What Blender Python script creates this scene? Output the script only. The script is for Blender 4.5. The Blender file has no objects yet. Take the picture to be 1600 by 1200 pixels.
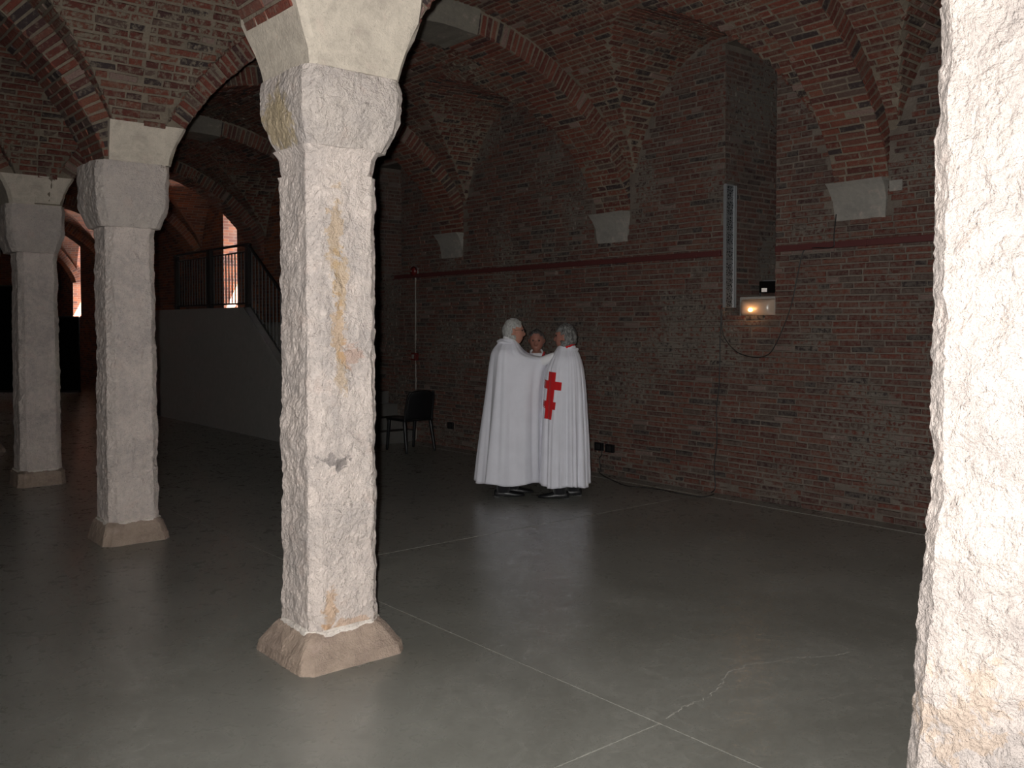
import bpy, math, random
import numpy as np
from mathutils import Vector, Matrix, noise
random.seed(7); rng = np.random.default_rng(7)
S = bpy.context.scene
COL = S.collection
PI = math.pi
# ------------------------------------------------------------ camera, light, exposure
CAMZ = 1.65; HEAD = math.radians(40); F = 1428.0
cam_d = bpy.data.cameras.new('camera'); cam = bpy.data.objects.new('camera', cam_d); COL.objects.link(cam)
cam.location = (0, 0, CAMZ); cam_d.sensor_width = 36; cam_d.lens = F/1600*36
PITCH = math.radians(1.8)
cam.rotation_euler = (PI/2-PITCH, 0, -HEAD); cam_d.shift_y = -(92-F*math.tan(PITCH))/1600
cam_d.clip_start = .05; cam_d.clip_end = 200
S.camera = cam
S.view_settings.view_transform = 'Standard'; S.view_settings.look = 'None'
S.view_settings.gamma = 1; S.view_settings.use_curve_mapping = False
S.view_settings.exposure = 0.0
W = bpy.data.worlds.new('world'); S.world = W; W.use_nodes = True
bg = W.node_tree.nodes['Background']; bg.inputs[0].default_value = (.92, .96, 1, 1); bg.inputs[1].default_value = 48.0
fl = bpy.data.lights.new('camera_flash', 'SPOT'); fl.energy = 1150; fl.color = (1, .98, .95)
fl.spot_size = math.radians(112); fl.spot_blend = 1.0; fl.shadow_soft_size = .018
flo = bpy.data.objects.new('camera_flash', fl); COL.objects.link(flo)
flo.location = (-.055*math.cos(HEAD), .055*math.sin(HEAD), CAMZ+.035)
flo.rotation_euler = (PI/2-math.radians(1), 0, -HEAD+math.radians(-4))

sn = bpy.data.lights.new('sun', 'SUN'); sn.energy = 330; sn.color = (1, .95, .86); sn.angle = .009
sno = bpy.data.objects.new('sun', sn); COL.objects.link(sno); sno.location = (14, 10, 14)
sno.rotation_euler = Vector((-.5, .25, -1)).to_track_quat('-Z', 'Y').to_euler()
def P(a, d, z=0):            # a metres right of and d metres in front of where the photographer stands
    return Vector((a*math.cos(HEAD)+d*math.sin(HEAD), -a*math.sin(HEAD)+d*math.cos(HEAD), z))
# ------------------------------------------------------------ helpers
def link(o, parent=None):
    COL.objects.link(o)
    if parent is not None: o.parent = parent
    return o
def mesh(name, v, f, mat=None, parent=None, smooth=False, uv=None):
    me = bpy.data.meshes.new(name); me.from_pydata([tuple(map(float, p)) for p in v], [], [tuple(int(i) for i in q) for q in f])
    if mat: me.materials.append(mat)
    if smooth: me.polygons.foreach_set('use_smooth', [True]*len(me.polygons))
    if uv is not None:
        l = me.uv_layers.new(name='UVMap'); li = np.zeros(len(me.loops), dtype=np.int32); me.loops.foreach_get('vertex_index', li)
        l.data.foreach_set('uv', np.asarray(uv, dtype=np.float32)[li].ravel())
    me.update()
    return link(bpy.data.objects.new(name, me), parent)
def tag(o, label=None, cat=None, group=None, kind=None):
    if label: o['label'] = label
    if cat: o['category'] = cat
    if group: o['group'] = group
    if kind: o['kind'] = kind
    return o
def empty(name, loc, label, cat, group=None, rz=0):
    o = bpy.data.objects.new(name, None); o.empty_display_size = .1; o.location = loc; o.rotation_euler = (0, 0, rz)
    link(o); return tag(o, label, cat, group)
class MB:
    def __init__(s): s.v = []; s.f = []
    def add(s, v, f):
        n = len(s.v); s.v += [tuple(p) for p in v]; s.f += [tuple(i+n for i in q) for q in f]; return s
    def box(s, x0, x1, y0, y1, z0, z1):
        return s.add([(x0,y0,z0),(x1,y0,z0),(x1,y1,z0),(x0,y1,z0),(x0,y0,z1),(x1,y0,z1),(x1,y1,z1),(x0,y1,z1)],
              [(0,3,2,1),(4,5,6,7),(0,1,5,4),(1,2,6,5),(2,3,7,6),(3,0,4,7)])
    def tube(s, pts, r, n=8, caps=True):
        pts = [Vector(p) for p in pts]; rs = r if isinstance(r, (list, tuple)) else [r]*len(pts)
        rings = []; up = None
        for i, p in enumerate(pts):
            t = (pts[min(i+1, len(pts)-1)]-pts[max(i-1, 0)]).normalized()
            if up is None: up = Vector((0,0,1)) if abs(t.z) < .9 else Vector((1,0,0))
            a = t.cross(up).normalized(); b = a.cross(t).normalized(); up = b
            rings.append([p+a*math.cos(2*PI*k/n)*rs[i]+b*math.sin(2*PI*k/n)*rs[i] for k in range(n)])
        v = [q for R in rings for q in R]; f = []
        for i in range(len(pts)-1):
            for k in range(n): f.append((i*n+k, i*n+(k+1) % n, (i+1)*n+(k+1) % n, (i+1)*n+k))
        if caps: f.append(tuple(range(n-1, -1, -1))); f.append(tuple(range((len(pts)-1)*n, len(pts)*n)))
        return s.add(v, f)
    def build(s, name, mat=None, parent=None, smooth=False, bevel=0):
        o = mesh(name, s.v, s.f, mat, parent, smooth)
        if bevel:
            m = o.modifiers.new('bevel', 'BEVEL'); m.width = bevel; m.segments = 2; m.limit_method = 'ANGLE'
        return o
def spline(pts, n=10):
    pts = [Vector(p) for p in pts]; out = []
    for i in range(len(pts)-1):
        p0 = pts[max(i-1,0)]; p1 = pts[i]; p2 = pts[i+1]; p3 = pts[min(i+2,len(pts)-1)]
        for k in range(n):
            t = k/n; out.append(.5*((2*p1)+(p2-p0)*t+(2*p0-5*p1+4*p2-p3)*t*t+(-p0+3*p1-3*p2+p3)*t**3))
    return out+[pts[-1]]
def sphere(rx, ry, rz, c=(0,0,0), nu=16, nv=10):
    v = []; f = []
    for j in range(nv+1):
        th = PI*j/nv
        for i in range(nu): v.append((c[0]+rx*math.sin(th)*math.cos(2*PI*i/nu), c[1]+ry*math.sin(th)*math.sin(2*PI*i/nu), c[2]+rz*math.cos(th)))
    for j in range(nv):
        for i in range(nu): f.append((j*nu+i, (j+1)*nu+i, (j+1)*nu+(i+1) % nu, j*nu+(i+1) % nu))
    return v, f
# ------------------------------------------------------------ materials
def M(name):
    m = bpy.data.materials.new(name); m.use_nodes = True; nt = m.node_tree
    return m, nt, nt.nodes['Principled BSDF']
def nd(nt, t, **k):
    n = nt.nodes.new(t)
    for a, b in k.items(): setattr(n, a, b)
    return n
def simple(name, col, rough=.6, metal=0, bump=0, bscale=60, emit=None, spec=None, sheen=0):
    m, nt, b = M(name); b.inputs['Roughness'].default_value = rough; b.inputs['Metallic'].default_value = metal
    if spec is not None: b.inputs['Specular IOR Level'].default_value = spec
    if sheen: b.inputs['Sheen Weight'].default_value = sheen
    g = nd(nt, 'ShaderNodeNewGeometry'); n = nd(nt, 'ShaderNodeTexNoise'); n.inputs['Scale'].default_value = bscale; n.inputs['Detail'].default_value = 3
    nt.links.new(g.outputs['Position'], n.inputs['Vector'])
    mx = nd(nt, 'ShaderNodeMix', data_type='RGBA'); mx.inputs[6].default_value = (*[c*.82 for c in col], 1); mx.inputs[7].default_value = (*[min(1, c*1.12) for c in col], 1)
    nt.links.new(n.outputs[0], mx.inputs[0]); nt.links.new(mx.outputs[2], b.inputs['Base Color'])
    if bump:
        bp = nd(nt, 'ShaderNodeBump'); bp.inputs['Strength'].default_value = bump; bp.inputs['Distance'].default_value = .01
        nt.links.new(n.outputs[0], bp.inputs['Height']); nt.links.new(bp.outputs[0], b.inputs['Normal'])
    if emit:
        b.inputs['Emission Color'].default_value = (*emit[0], 1); b.inputs['Emission Strength'].default_value = emit[1]
    return m
def tnoise(nt, vec, scale, detail=4, rough=.55, lo=0, hi=1, dist=0):
    n = nd(nt, 'ShaderNodeTexNoise'); n.inputs['Scale'].default_value = scale; n.inputs['Detail'].default_value = detail; n.inputs['Roughness'].default_value = rough; n.inputs['Distortion'].default_value = dist
    nt.links.new(vec, n.inputs['Vector'])
    r = nd(nt, 'ShaderNodeMapRange', interpolation_type='SMOOTHSTEP'); r.inputs[1].default_value = lo; r.inputs[2].default_value = hi
    nt.links.new(n.outputs[0], r.inputs[0]); return r.outputs[0]
def mth(nt, op, a, b=None, clamp=False):
    n = nd(nt, 'ShaderNodeMath', operation=op, use_clamp=clamp)
    for i, x in enumerate((a, b)):
        if x is None: continue
        if isinstance(x, (int, float)): n.inputs[i].default_value = x
        else: nt.links.new(x, n.inputs[i])
    return n.outputs[0]
def mix(nt, fac, a, b):
    n = nd(nt, 'ShaderNodeMix', data_type='RGBA')
    for i, x in ((0, fac), (6, a), (7, b)):
        if isinstance(x, tuple): n.inputs[i].default_value = (*x, 1)
        elif isinstance(x, (int, float)): n.inputs[i].default_value = x
        else: nt.links.new(x, n.inputs[i])
    return n.outputs[2]
def bump(nt, h, b, strength=.5, dist=.01, prev=None):
    n = nd(nt, 'ShaderNodeBump'); n.inputs['Strength'].default_value = strength; n.inputs['Distance'].default_value = dist
    nt.links.new(h, n.inputs['Height'])
    if prev: nt.links.new(prev, n.inputs['Normal'])
    if b: nt.links.new(n.outputs[0], b.inputs['Normal'])
    return n.outputs[0]
BR = [(0,(.135,.036,.025)),(.16,(.19,.052,.033)),(.34,(.105,.034,.027)),(.48,(.19,.060,.038)),(.60,(.16,.06,.042)),(.72,(.045,.032,.032)),(.80,(.12,.075,.06)),(.86,(.205,.072,.045)),(.93,(.26,.17,.145)),(.96,(.07,.03,.028))]
def ramp(nt, fac, stops):
    r = nd(nt, 'ShaderNodeValToRGB'); r.color_ramp.interpolation = 'CONSTANT'; e = r.color_ramp.elements
    for i, (p, c) in enumerate(stops):
        q = e[i] if i < 2 else e.new(p); q.position = p; q.color = (*c, 1)
    nt.links.new(fac, r.inputs[0]); return r.outputs[0]
def brick_mat(name, smear=.5, patch=0.0, mortar=(.21,.172,.135), gain=1.0):
    m, nt, b = M(name); b.inputs['Roughness'].default_value = .85; b.inputs['Specular IOR Level'].default_value = .3
    g = nd(nt, 'ShaderNodeNewGeometry'); o = nd(nt, 'ShaderNodeObjectInfo'); pos = g.outputs['Position']
    r = mth(nt, 'FRACT', mth(nt, 'ADD', g.outputs['Random Per Island'], o.outputs['Random']))
    c = ramp(nt, r, [(p, tuple(x*gain for x in q)) for p, q in BR])
    fine = tnoise(nt, pos, 90, 5, .65, .3, .75)
    c = mix(nt, mth(nt, 'MULTIPLY', fine, .45), c, (.05*gain,.03*gain,.028*gain))
    sm = tnoise(nt, pos, 26, 6, .7, .62-.22*smear, .80-.22*smear)
    big = tnoise(nt, pos, 1.1, 4, .6, .45, .70)
    sm = mth(nt, 'MULTIPLY', sm, mth(nt, 'ADD', mth(nt, 'MULTIPLY', big, .75+patch), .40), True)
    c = mix(nt, sm, c, tuple(x*.95 for x in mortar))
    wh = tnoise(nt, pos, 5.5, 6, .75, .61, .70)
    c = mix(nt, mth(nt, 'MULTIPLY', wh, .38), c, (.36,.31,.27))
    nt.links.new(c, b.inputs['Base Color']); bump(nt, mth(nt,'ADD',fine,sm), b, .6, .006)
    return m
def mortar_mat(name, mortar=(.21,.172,.135)):
    m, nt, b = M(name); b.inputs['Roughness'].default_value = .95; b.inputs['Specular IOR Level'].default_value = .2
    g = nd(nt, 'ShaderNodeNewGeometry'); pos = g.outputs['Position']
    n = tnoise(nt, pos, 3, 6, .65, .3, .7); f = tnoise(nt, pos, 60, 4, .6, .3, .7)
    c = mix(nt, n, tuple(x*.72 for x in mortar), tuple(x*1.12 for x in mortar)); c = mix(nt, mth(nt,'MULTIPLY',f,.35), c, (.10,.075,.06))
    nt.links.new(c, b.inputs['Base Color']); bump(nt, f, b, .5, .006); return m
def tex_brick(name):
    m, nt, b = M(name); b.inputs['Roughness'].default_value = .9; b.inputs['Specular IOR Level'].default_value = .25
    uv = nd(nt, 'ShaderNodeUVMap'); t = nd(nt, 'ShaderNodeTexBrick'); nt.links.new(uv.outputs[0], t.inputs['Vector'])
    for k, v in (('Scale',1),('Mortar Size',.006),('Mortar Smooth',.3),('Bias',0),('Brick Width',.215),('Row Height',.06)): t.inputs[k].default_value = v
    t.inputs['Color1'].default_value = (.25,.085,.04,1); t.inputs['Color2'].default_value = (.08,.035,.03,1); t.inputs['Mortar'].default_value = (.2,.165,.13,1)
    g = nd(nt, 'ShaderNodeNewGeometry'); n = tnoise(nt, g.outputs['Position'], 2.2, 6, .7, .45, .75)
    c = mix(nt, mth(nt,'MULTIPLY',n,.5), t.outputs[0], (.16,.125,.1)); nt.links.new(c, b.inputs['Base Color'])
    bump(nt, t.outputs[1], b, -.6, .01); return m
def stone_mat(name, base=(.62,.545,.48), alt=(.42,.37,.34), stains=(), rough_scale=1.0, ochre=.0, pits=1.0, bs=1.0):
    m, nt, b = M(name); b.inputs['Roughness'].default_value = .8; b.inputs['Specular IOR Level'].default_value = .35
    tc = nd(nt, 'ShaderNodeTexCoord'); pos = tc.outputs['Object']
    n1 = tnoise(nt, pos, 3.2, 6, .65, .35, .68, .6); n2 = tnoise(nt, pos, 22*rough_scale, 6, .7, .35, .7, .4); n3 = tnoise(nt, pos, 95, 4, .6, .35, .7)
    c = mix(nt, n1, base, alt); c = mix(nt, mth(nt,'MULTIPLY',n2,.45), c, tuple(min(1,x*1.28) for x in base))
    c = mix(nt, mth(nt,'MULTIPLY',tnoise(nt,pos,140,2,.5,.62,.70),.55*pits), c, (.16,.14,.13))
    pk = tnoise(nt, pos, 7, 5, .7, .55, .75); c = mix(nt, mth(nt,'MULTIPLY',pk,.35), c, (.56,.42,.36))
    if ochre: c = mix(nt, mth(nt,'MULTIPLY',tnoise(nt,pos,4.3,5,.6,.56,.66),ochre), c, (.42,.28,.12))
    for (cx, cy, cz, rx, ry, rz, col, amt, w) in stains:      # a stain is an ellipsoid in the stone, broken up by noise
        d = nd(nt,'ShaderNodeVectorMath',operation='SUBTRACT'); nt.links.new(pos, d.inputs[0]); d.inputs[1].default_value = (cx,cy,cz)
        q = nd(nt,'ShaderNodeVectorMath',operation='DIVIDE'); nt.links.new(d.outputs[0], q.inputs[0]); q.inputs[1].default_value = (rx,ry,rz)
        l = nd(nt,'ShaderNodeVectorMath',operation='LENGTH'); nt.links.new(q.outputs[0], l.inputs[0])
        e = mth(nt,'ADD', l.outputs['Value'], mth(nt,'MULTIPLY', mth(nt,'SUBTRACT', tnoise(nt,pos,14,5,.65,.2,.8,1.0), .5), w))
        r = nd(nt,'ShaderNodeMapRange', interpolation_type='SMOOTHSTEP'); r.inputs[1].default_value = 1.1; r.inputs[2].default_value = .75; nt.links.new(e, r.inputs[0])
        c = mix(nt, mth(nt,'MULTIPLY', r.outputs[0], amt), c, col)
    nt.links.new(c, b.inputs['Base Color'])
    p = bump(nt, n2, None, .55*bs, .02); bump(nt, n3, b, .45*bs, .006, p); return m
def floor_mat(name):
    m, nt, b = M(name); g = nd(nt, 'ShaderNodeNewGeometry'); pos = g.outputs['Position']
    a = tnoise(nt, pos, .9, 6, .65, .3, .7, .8); f = tnoise(nt, pos, 9, 7, .75, .35, .7, 1.5); s = tnoise(nt, pos, 7, 8, .82, .62, .74, .6)
    mp = nd(nt,'ShaderNodeMapping'); mp.inputs['Rotation'].default_value = (0,0,.9); mp.inputs['Scale'].default_value = (9,1.2,1); nt.links.new(pos, mp.inputs[0])
    st = tnoise(nt, mp.outputs[0], 1.6, 6, .75, .62, .78, .8)
    c = mix(nt, a, (.185,.182,.160), (.255,.252,.226)); c = mix(nt, mth(nt,'MULTIPLY',f,.4), c, (.120,.116,.102))
    c = mix(nt, mth(nt,'MULTIPLY',s,.20), c, (.40,.39,.36)); c = mix(nt, mth(nt,'MULTIPLY',st,.28), c, (.34,.33,.30))
    nt.links.new(c, b.inputs['Base Color'])
    r = mth(nt,'ADD', mth(nt,'MULTIPLY', f, .10), .26); nt.links.new(r, b.inputs['Roughness'])
    b.inputs['Specular IOR Level'].default_value = .55; bump(nt, f, b, .05, .003); return m
def cloth_mat(name, col):
    m, nt, b = M(name); b.inputs['Roughness'].default_value = .85; b.inputs['Sheen Weight'].default_value = .15; b.inputs['Specular IOR Level'].default_value = .2
    tc = nd(nt,'ShaderNodeTexCoord'); n = tnoise(nt, tc.outputs['Object'], 300, 2, .5, .3, .7); n2 = tnoise(nt, tc.outputs['Object'], 5, 4, .6, .3, .7)
    c = mix(nt, n2, tuple(x*.93 for x in col), col); c = mix(nt, mth(nt,'MULTIPLY',n,.12), c, tuple(x*.8 for x in col))
    nt.links.new(c, b.inputs['Base Color']); bump(nt, n, b, .2, .003); return m
def mesh_mat(name):          # expanded steel, fine diamonds too small to model
    m, nt, b = M(name); b.inputs['Metallic'].default_value = .7; b.inputs['Roughness'].default_value = .5
    tc = nd(nt,'ShaderNodeTexCoord'); v = nd(nt,'ShaderNodeTexVoronoi'); v.feature = 'DISTANCE_TO_EDGE'; v.inputs['Scale'].default_value = 42
    nt.links.new(tc.outputs['Object'], v.inputs['Vector']); r = nd(nt,'ShaderNodeMapRange'); r.inputs[1].default_value = .10; r.inputs[2].default_value = .16; nt.links.new(v.outputs[0], r.inputs[0])
    nt.links.new(mix(nt, r.outputs[0], (.34,.35,.36), (.05,.055,.06)), b.inputs['Base Color']); return m
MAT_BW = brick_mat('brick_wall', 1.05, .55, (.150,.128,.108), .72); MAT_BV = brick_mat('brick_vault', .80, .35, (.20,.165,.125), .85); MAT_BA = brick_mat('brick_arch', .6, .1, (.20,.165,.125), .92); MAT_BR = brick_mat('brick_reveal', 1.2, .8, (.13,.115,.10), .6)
MAT_MW = mortar_mat('mortar_wall', (.155,.130,.108)); MAT_MV = mortar_mat('mortar_vault', (.20,.165,.125)); MAT_TB = tex_brick('far_brickwork')
MAT_FL = floor_mat('polished_concrete'); MAT_JT = simple('joint_filler', (.40,.38,.34), .9)
MAT_STEP = simple('dark_concrete_steps', (.085,.08,.072), .9)
MAT_CONC = simple('cast_concrete', (.23,.22,.205), .85, bump=.3, bscale=14)
MAT_CAP = stone_mat('capital_stone', (.56,.49,.44), (.40,.35,.33))
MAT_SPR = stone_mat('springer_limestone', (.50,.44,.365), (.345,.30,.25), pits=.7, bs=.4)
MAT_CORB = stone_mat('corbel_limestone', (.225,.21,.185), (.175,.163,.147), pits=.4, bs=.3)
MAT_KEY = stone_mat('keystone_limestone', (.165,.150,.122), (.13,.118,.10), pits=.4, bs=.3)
MAT_BASE = stone_mat('plinth_stone', (.36,.275,.215), (.24,.18,.145), pits=1.0, bs=.8)
MAT_LIME = stone_mat('lime_fillet', (.66,.60,.54), (.52,.46,.42), bs=.6)
MAT_MATTE = simple('black_cloth', (.004,.004,.004), 1, spec=0)
MAT_BLACK = simple('black_plastic', (.007,.007,.008), .4, spec=.35); MAT_IRON = simple('black_painted_iron', (.014,.013,.013), .5)
MAT_RED = simple('oxide_red_paint', (.075,.018,.017), .6); MAT_REDB = simple('alarm_red', (.10,.012,.011), .35)
MAT_PALE = simple('pale_conduit', (.20,.185,.165), .5); MAT_STEEL = simple('galvanised_steel', (.30,.31,.32), .5, .5); MAT_MESH = mesh_mat('expanded_steel')
MAT_CABLE = simple('black_cable', (.012,.011,.011), .5); MAT_WCLOTH = cloth_mat('white_wool', (.68,.68,.74)); MAT_RCLOTH = cloth_mat('red_felt', (.48,.012,.014))
MAT_SHIRT = cloth_mat('white_shirt', (.70,.70,.72)); MAT_TROU = cloth_mat('black_trouser', (.012,.012,.014)); MAT_SHOE = simple('polished_black_leather', (.01,.01,.011), .38, spec=.3)
MAT_SKIN = simple('skin', (.40,.19,.135), .5, bump=.1, bscale=90); MAT_SKIN2 = simple('ruddy_skin', (.30,.135,.10), .5, bump=.1, bscale=90)
def hair_mat(name, c1, c2):
    m, nt, b = M(name); b.inputs['Roughness'].default_value = .6; tc = nd(nt,'ShaderNodeTexCoord'); mp = nd(nt,'ShaderNodeMapping'); mp.inputs['Scale'].default_value = (90,90,14); nt.links.new(tc.outputs['Object'], mp.inputs[0])
    n = tnoise(nt, mp.outputs[0], 1, 4, .6, .35, .65); nt.links.new(mix(nt, n, c1, c2), b.inputs['Base Color']); bump(nt, n, b, .6, .008); return m
MAT_HAIRW = hair_mat('silver_hair', (.26,.26,.25), (.50,.50,.48)); MAT_HAIRG = hair_mat('grey_hair', (.05,.048,.045), (.24,.24,.23)); MAT_HAIRD = hair_mat('dark_grey_hair', (.035,.032,.03), (.11,.105,.10))
MAT_GLASS = simple('clear_lens', (.5,.52,.55), .05, spec=.9)
MAT_EYE = simple('eye', (.03,.02,.018), .2)
MAT_BULB = simple('glowing_bulb', (1,.7,.35), .4, emit=((1,.50,.16), 14))
m_, nt_, b_ = M('lamp_diffuser'); b_.inputs['Base Color'].default_value = (.62,.50,.40,1); b_.inputs['Transmission Weight'].default_value = .45; b_.inputs['Roughness'].default_value = .3; MAT_DIFF = m_
MAT_GREYBOX = simple('grey_enamel', (.30,.28,.26), .45)
MAT_LABEL = simple('white_sticker', (.7,.7,.7), .6)
MAT_FRAME = simple('grey_window_frame', (.3,.3,.3), .5)
# ------------------------------------------------------------ plan of the vault
XC, XW, XL = 2.28, 7.28, -2.72
YC = [-2.4, .82, 4.13, 7.32, 10.45, 13.55, 16.65, 19.75, 22.85, 25.95, 29.05, 32.2]
YW = [-1.9, 1.15, 4.07, 6.96, 9.92, 12.9, 15.95, 19.0, 22.1, 25.2, 28.3, 31.4]
NB = len(YC)-1
STOP = [3.16, 3.36, 3.36]+[3.15]*9    # top of each springer stone
HB = .25                         # half width of a transverse arch
def yline(k, x):
    if x <= XC: return YC[k]
    return YC[k]+(YW[k]-YC[k])*(x-XC)/(XW-XC)
ZS = 2.87
def prof(xm, h, z0, R, e):       # arc-length table of one arch profile
    u = np.sin(np.linspace(-PI/2, PI/2, 900)); x = xm+h*u; z = z0+R*np.power(np.clip(1-u*u, 0, 1), e)
    s = np.concatenate([[0], np.cumsum(np.hypot(np.diff(x), np.diff(z)))]); return s, x, z
def at(T, s):
    S_, x, z = T; xx = np.interp(s, S_, x); zz = np.interp(s, S_, z)
    d = .02; tx = np.interp(s+d, S_, x)-np.interp(s-d, S_, x); tz = np.interp(s+d, S_, z)-np.interp(s-d, S_, z); l = math.hypot(tx, tz) or 1
    return xx, zz, tx/l, tz/l    # point, tangent; outward normal = (-tz, tx)
XMR, XML, HH = (XC+.24+XW)/2, (XL+XC-.24)/2, (XW-XC-.24)/2
ARCH = {1: prof(XMR, HH, ZS, 1.55, .70), -1: prof(XML, HH, ZS, 1.55, .70)}
WEB = {1: prof(XMR, HH+.12, ZS+.02, 1.76, .66), -1: prof(XML, HH+.12, ZS+.02, 1.76, .66)}
def zA(side, x):
    u = (x-(XMR if side > 0 else XML))/(HH+.12); return ZS+.02+1.76*max(0, 1-u*u)**.66
BZ, BRISE = 2.65, 1.78
def zB(v): return BZ+BRISE*math.sqrt(max(0, 1-v*v))
def ybay(k, x, v):
    a = yline(k, x)+HB; b = yline(k+1, x)-HB; return a+(b-a)*(v+1)/2
# ------------------------------------------------------------ bricks
def unit_brick(seed):
    r = random.Random(seed); j = lambda a: r.uniform(-a, a)
    back = [(-.5,-.5,0),(.5,-.5,0),(.5,.5,0),(-.5,.5,0)]
    mid = [(x+j(.02), y+j(.06), .72) for x, y, _ in back]
    fr = [(x*.95+j(.02), y*.80+j(.05), 1+j(.12)) for x, y, _ in back]
    v = back+mid+fr; f = []
    for a, b in ((0,4),(4,8)):
        for i in range(4): f.append((a+i, a+(i+1)%4, b+(i+1)%4, b+i))
    f.append((8,9,10,11)); return np.array(v), f
UB = [unit_brick(i) for i in range(8)]
def project(p):
    a = p[0]*math.cos(HEAD)-p[1]*math.sin(HEAD); d = p[0]*math.sin(HEAD)+p[1]*math.cos(HEAD)
    if d < .3: return None
    return 800+F*a/d, 508-F*(p[2]-CAMZ)/d, d
def lay(parent, specs, mat, singles=300, name='brick', rest='brickwork'):
    """specs: (centre, eu, ev, en, length, height, thick, proud)"""
    ubm = {}
    def score(sp):
        q = project(sp[0])
        if q is None or not (-10 < q[0] < 1478 and -10 < q[1] < 1200) or 430 < q[0] < 596: return 0
        toc = Vector((0,0,CAMZ))-Vector(sp[0])
        return max(0, Vector(sp[3]).dot(toc.normalized()))*sp[4]*sp[5]/(q[2]**2)
    order = sorted(range(len(specs)), key=lambda i: -score(specs[i])); one = set(i for i in order[:singles] if score(specs[i]) > 0)
    V = []; Fc = []; n = 0
    for i, (c, eu, ev, en, l, h, t, pr) in enumerate(specs):
        kk = random.randrange(8); bv, bf = UB[kk]
        eu = Vector(eu).normalized(); en = Vector(en).normalized(); ev = en.cross(eu).normalized(); eu = ev.cross(en)
        rot = random.gauss(0, .012); eu2 = eu*math.cos(rot)+ev*math.sin(rot); ev2 = ev*math.cos(rot)-eu*math.sin(rot)
        pr2 = pr+random.gauss(0, .002); o = Vector(c)+en*(pr2-t)
        if i in one:
            if kk not in ubm:
                me = bpy.data.meshes.new(name); me.from_pydata([tuple(q) for q in bv], [], bf); me.materials.append(mat); ubm[kk] = me
            ob = bpy.data.objects.new(name, ubm[kk])
            mt = Matrix((( *(eu2*l), 0), (*(ev2*h), 0), (*(en*t), 0), (0,0,0,1))).transposed(); mt.translation = o
            ob.matrix_world = mt; COL.objects.link(ob); ob.parent = parent
        else:
            B = np.array([eu2*l, ev2*h, en*t]); V.append(bv @ B+np.array(o)); Fc += [tuple(a+n for a in q) for q in bf]; n += 12
    if V:
        V = np.concatenate(V); o = mesh(rest, V, Fc, mat, parent); o['kind'] = 'stuff'
def runs(a, b, l=.2, j=.012, off=0.0):
    """brick lengths along a course from a to b: stretchers with a header now and then"""
    out = []; p = a-off*l
    while p < b:
        L = l*random.uniform(.9, 1.1) if random.random() < .72 else l*.5*random.uniform(.9, 1.15)
        s, e = max(p, a), min(p+L, b)
        if e-s > .035: out.append(((s+e)/2, e-s))
        p += L+j*random.uniform(.7, 1.5)
    return out
# ------------------------------------------------------------ floor
fl_root = mesh('floor', *[MB().box(-3, 8.4, -4, 33, -.10, -.004).v, [(0,3,2,1),(4,5,6,7),(0,1,5,4),(1,2,6,5),(2,3,7,6),(3,0,4,7)]], MAT_JT); tag(fl_root, kind='structure')
def slab(x0, x1, y0, y1):
    g = .0035; MB().box(x0+g, x1-g, y0+g, y1-g, -.004, 0).build('concrete_slab', MAT_FL, fl_root)
for (x0, x1, ys) in ((-3, 2.87, [-4, -.7, 2.47, 8.9, 12, 15.1, 18.3, 21.4, 24.6, 27.7, 33]), (2.87, 7.064, [-4, -.7, 5.61, 8.9, 12, 15.1, 18.3, 21.4, 24.6, 27.7, 33])):
    for a, b in zip(ys[:-1], ys[1:]): slab(x0, x1, a, b)
slab(7.076, 8.4, -4, 33)
ck = [(395,417),(440,390),(465,370),(510,350),(590,315),(610,290),(640,258),(665,215),(755,178),(850,168),(930,150),(1080,143),(1130,140),(1210,118)]
cp = []
for x, y in ck:
    X = 900+x/2.76; Y = 980+y/2.76; d = CAMZ*F/(Y-508); p = P((X-800)/F*d, d); cp.append(p)
cv = []; cf = []
pp = []
for i in range(len(cp)-1):
    for k in range(6): pp.append(cp[i].lerp(cp[i+1], k/6)+Vector((random.gauss(0,.006), random.gauss(0,.006), 0)))
for i, p in enumerate(pp):
    t = (pp[min(i+1,len(pp)-1)]-pp[max(i-1,0)]).normalized(); n = Vector((-t.y, t.x, 0)); w = random.uniform(.0012,.003)
    cv += [(p.x+n.x*w, p.y+n.y*w, .0008), (p.x-n.x*w, p.y-n.y*w, .0008)]
for i in range(len(pp)-1): cf.append((2*i, 2*i+1, 2*i+3, 2*i+2))
mesh('crack', cv, cf, MAT_JT, fl_root)
# ------------------------------------------------------------ right wall with its niches
NICHE = [(4.90, 5.48, 1.72, 4.36, True), (10.9+.25, 11.75, 2.3, 4.0, True), (16.9, 17.55, 1.95, 4.2, False), (24.0, 24.6, 1.9, 4.2, False), (27.6, 28.4, 1.9, 4.2, False)]
TW = 1.15
wall = bpy.data.objects.new('wall_right', None); link(wall); tag(wall, kind='structure')
def wall_uv(mb, name, mat, parent):
    o = mb.build(name, mat, parent); me = o.data; l = me.uv_layers.new(name='UVMap')
    for p in me.polygons:
        for li in p.loop_indices:
            v = me.vertices[me.loops[li].vertex_index].co
            l.data[li].uv = (v.y+v.x if abs(p.normal.z) < .5 else v.x, v.z if abs(p.normal.z) < .5 else v.y)
    return o
near = MB(); far = MB()
def seg(y0, y1, z0, z1):
    for a, b, mb in ((y0, min(y1, 12.0), near), (max(y0, 12.0), y1, far)):
        if b > a: mb.box(XW, XW+TW, a, b, z0, z1)
prev = -4.0
for (a, b, z0, z1, blind) in NICHE:
    seg(prev, a, -.1, 5.0); seg(a, b, -.1, z0); seg(a, b, z1, 5.0); prev = b
    if blind: near.box(XW+TW-.1, XW+TW, a, b, z0, z1)
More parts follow.
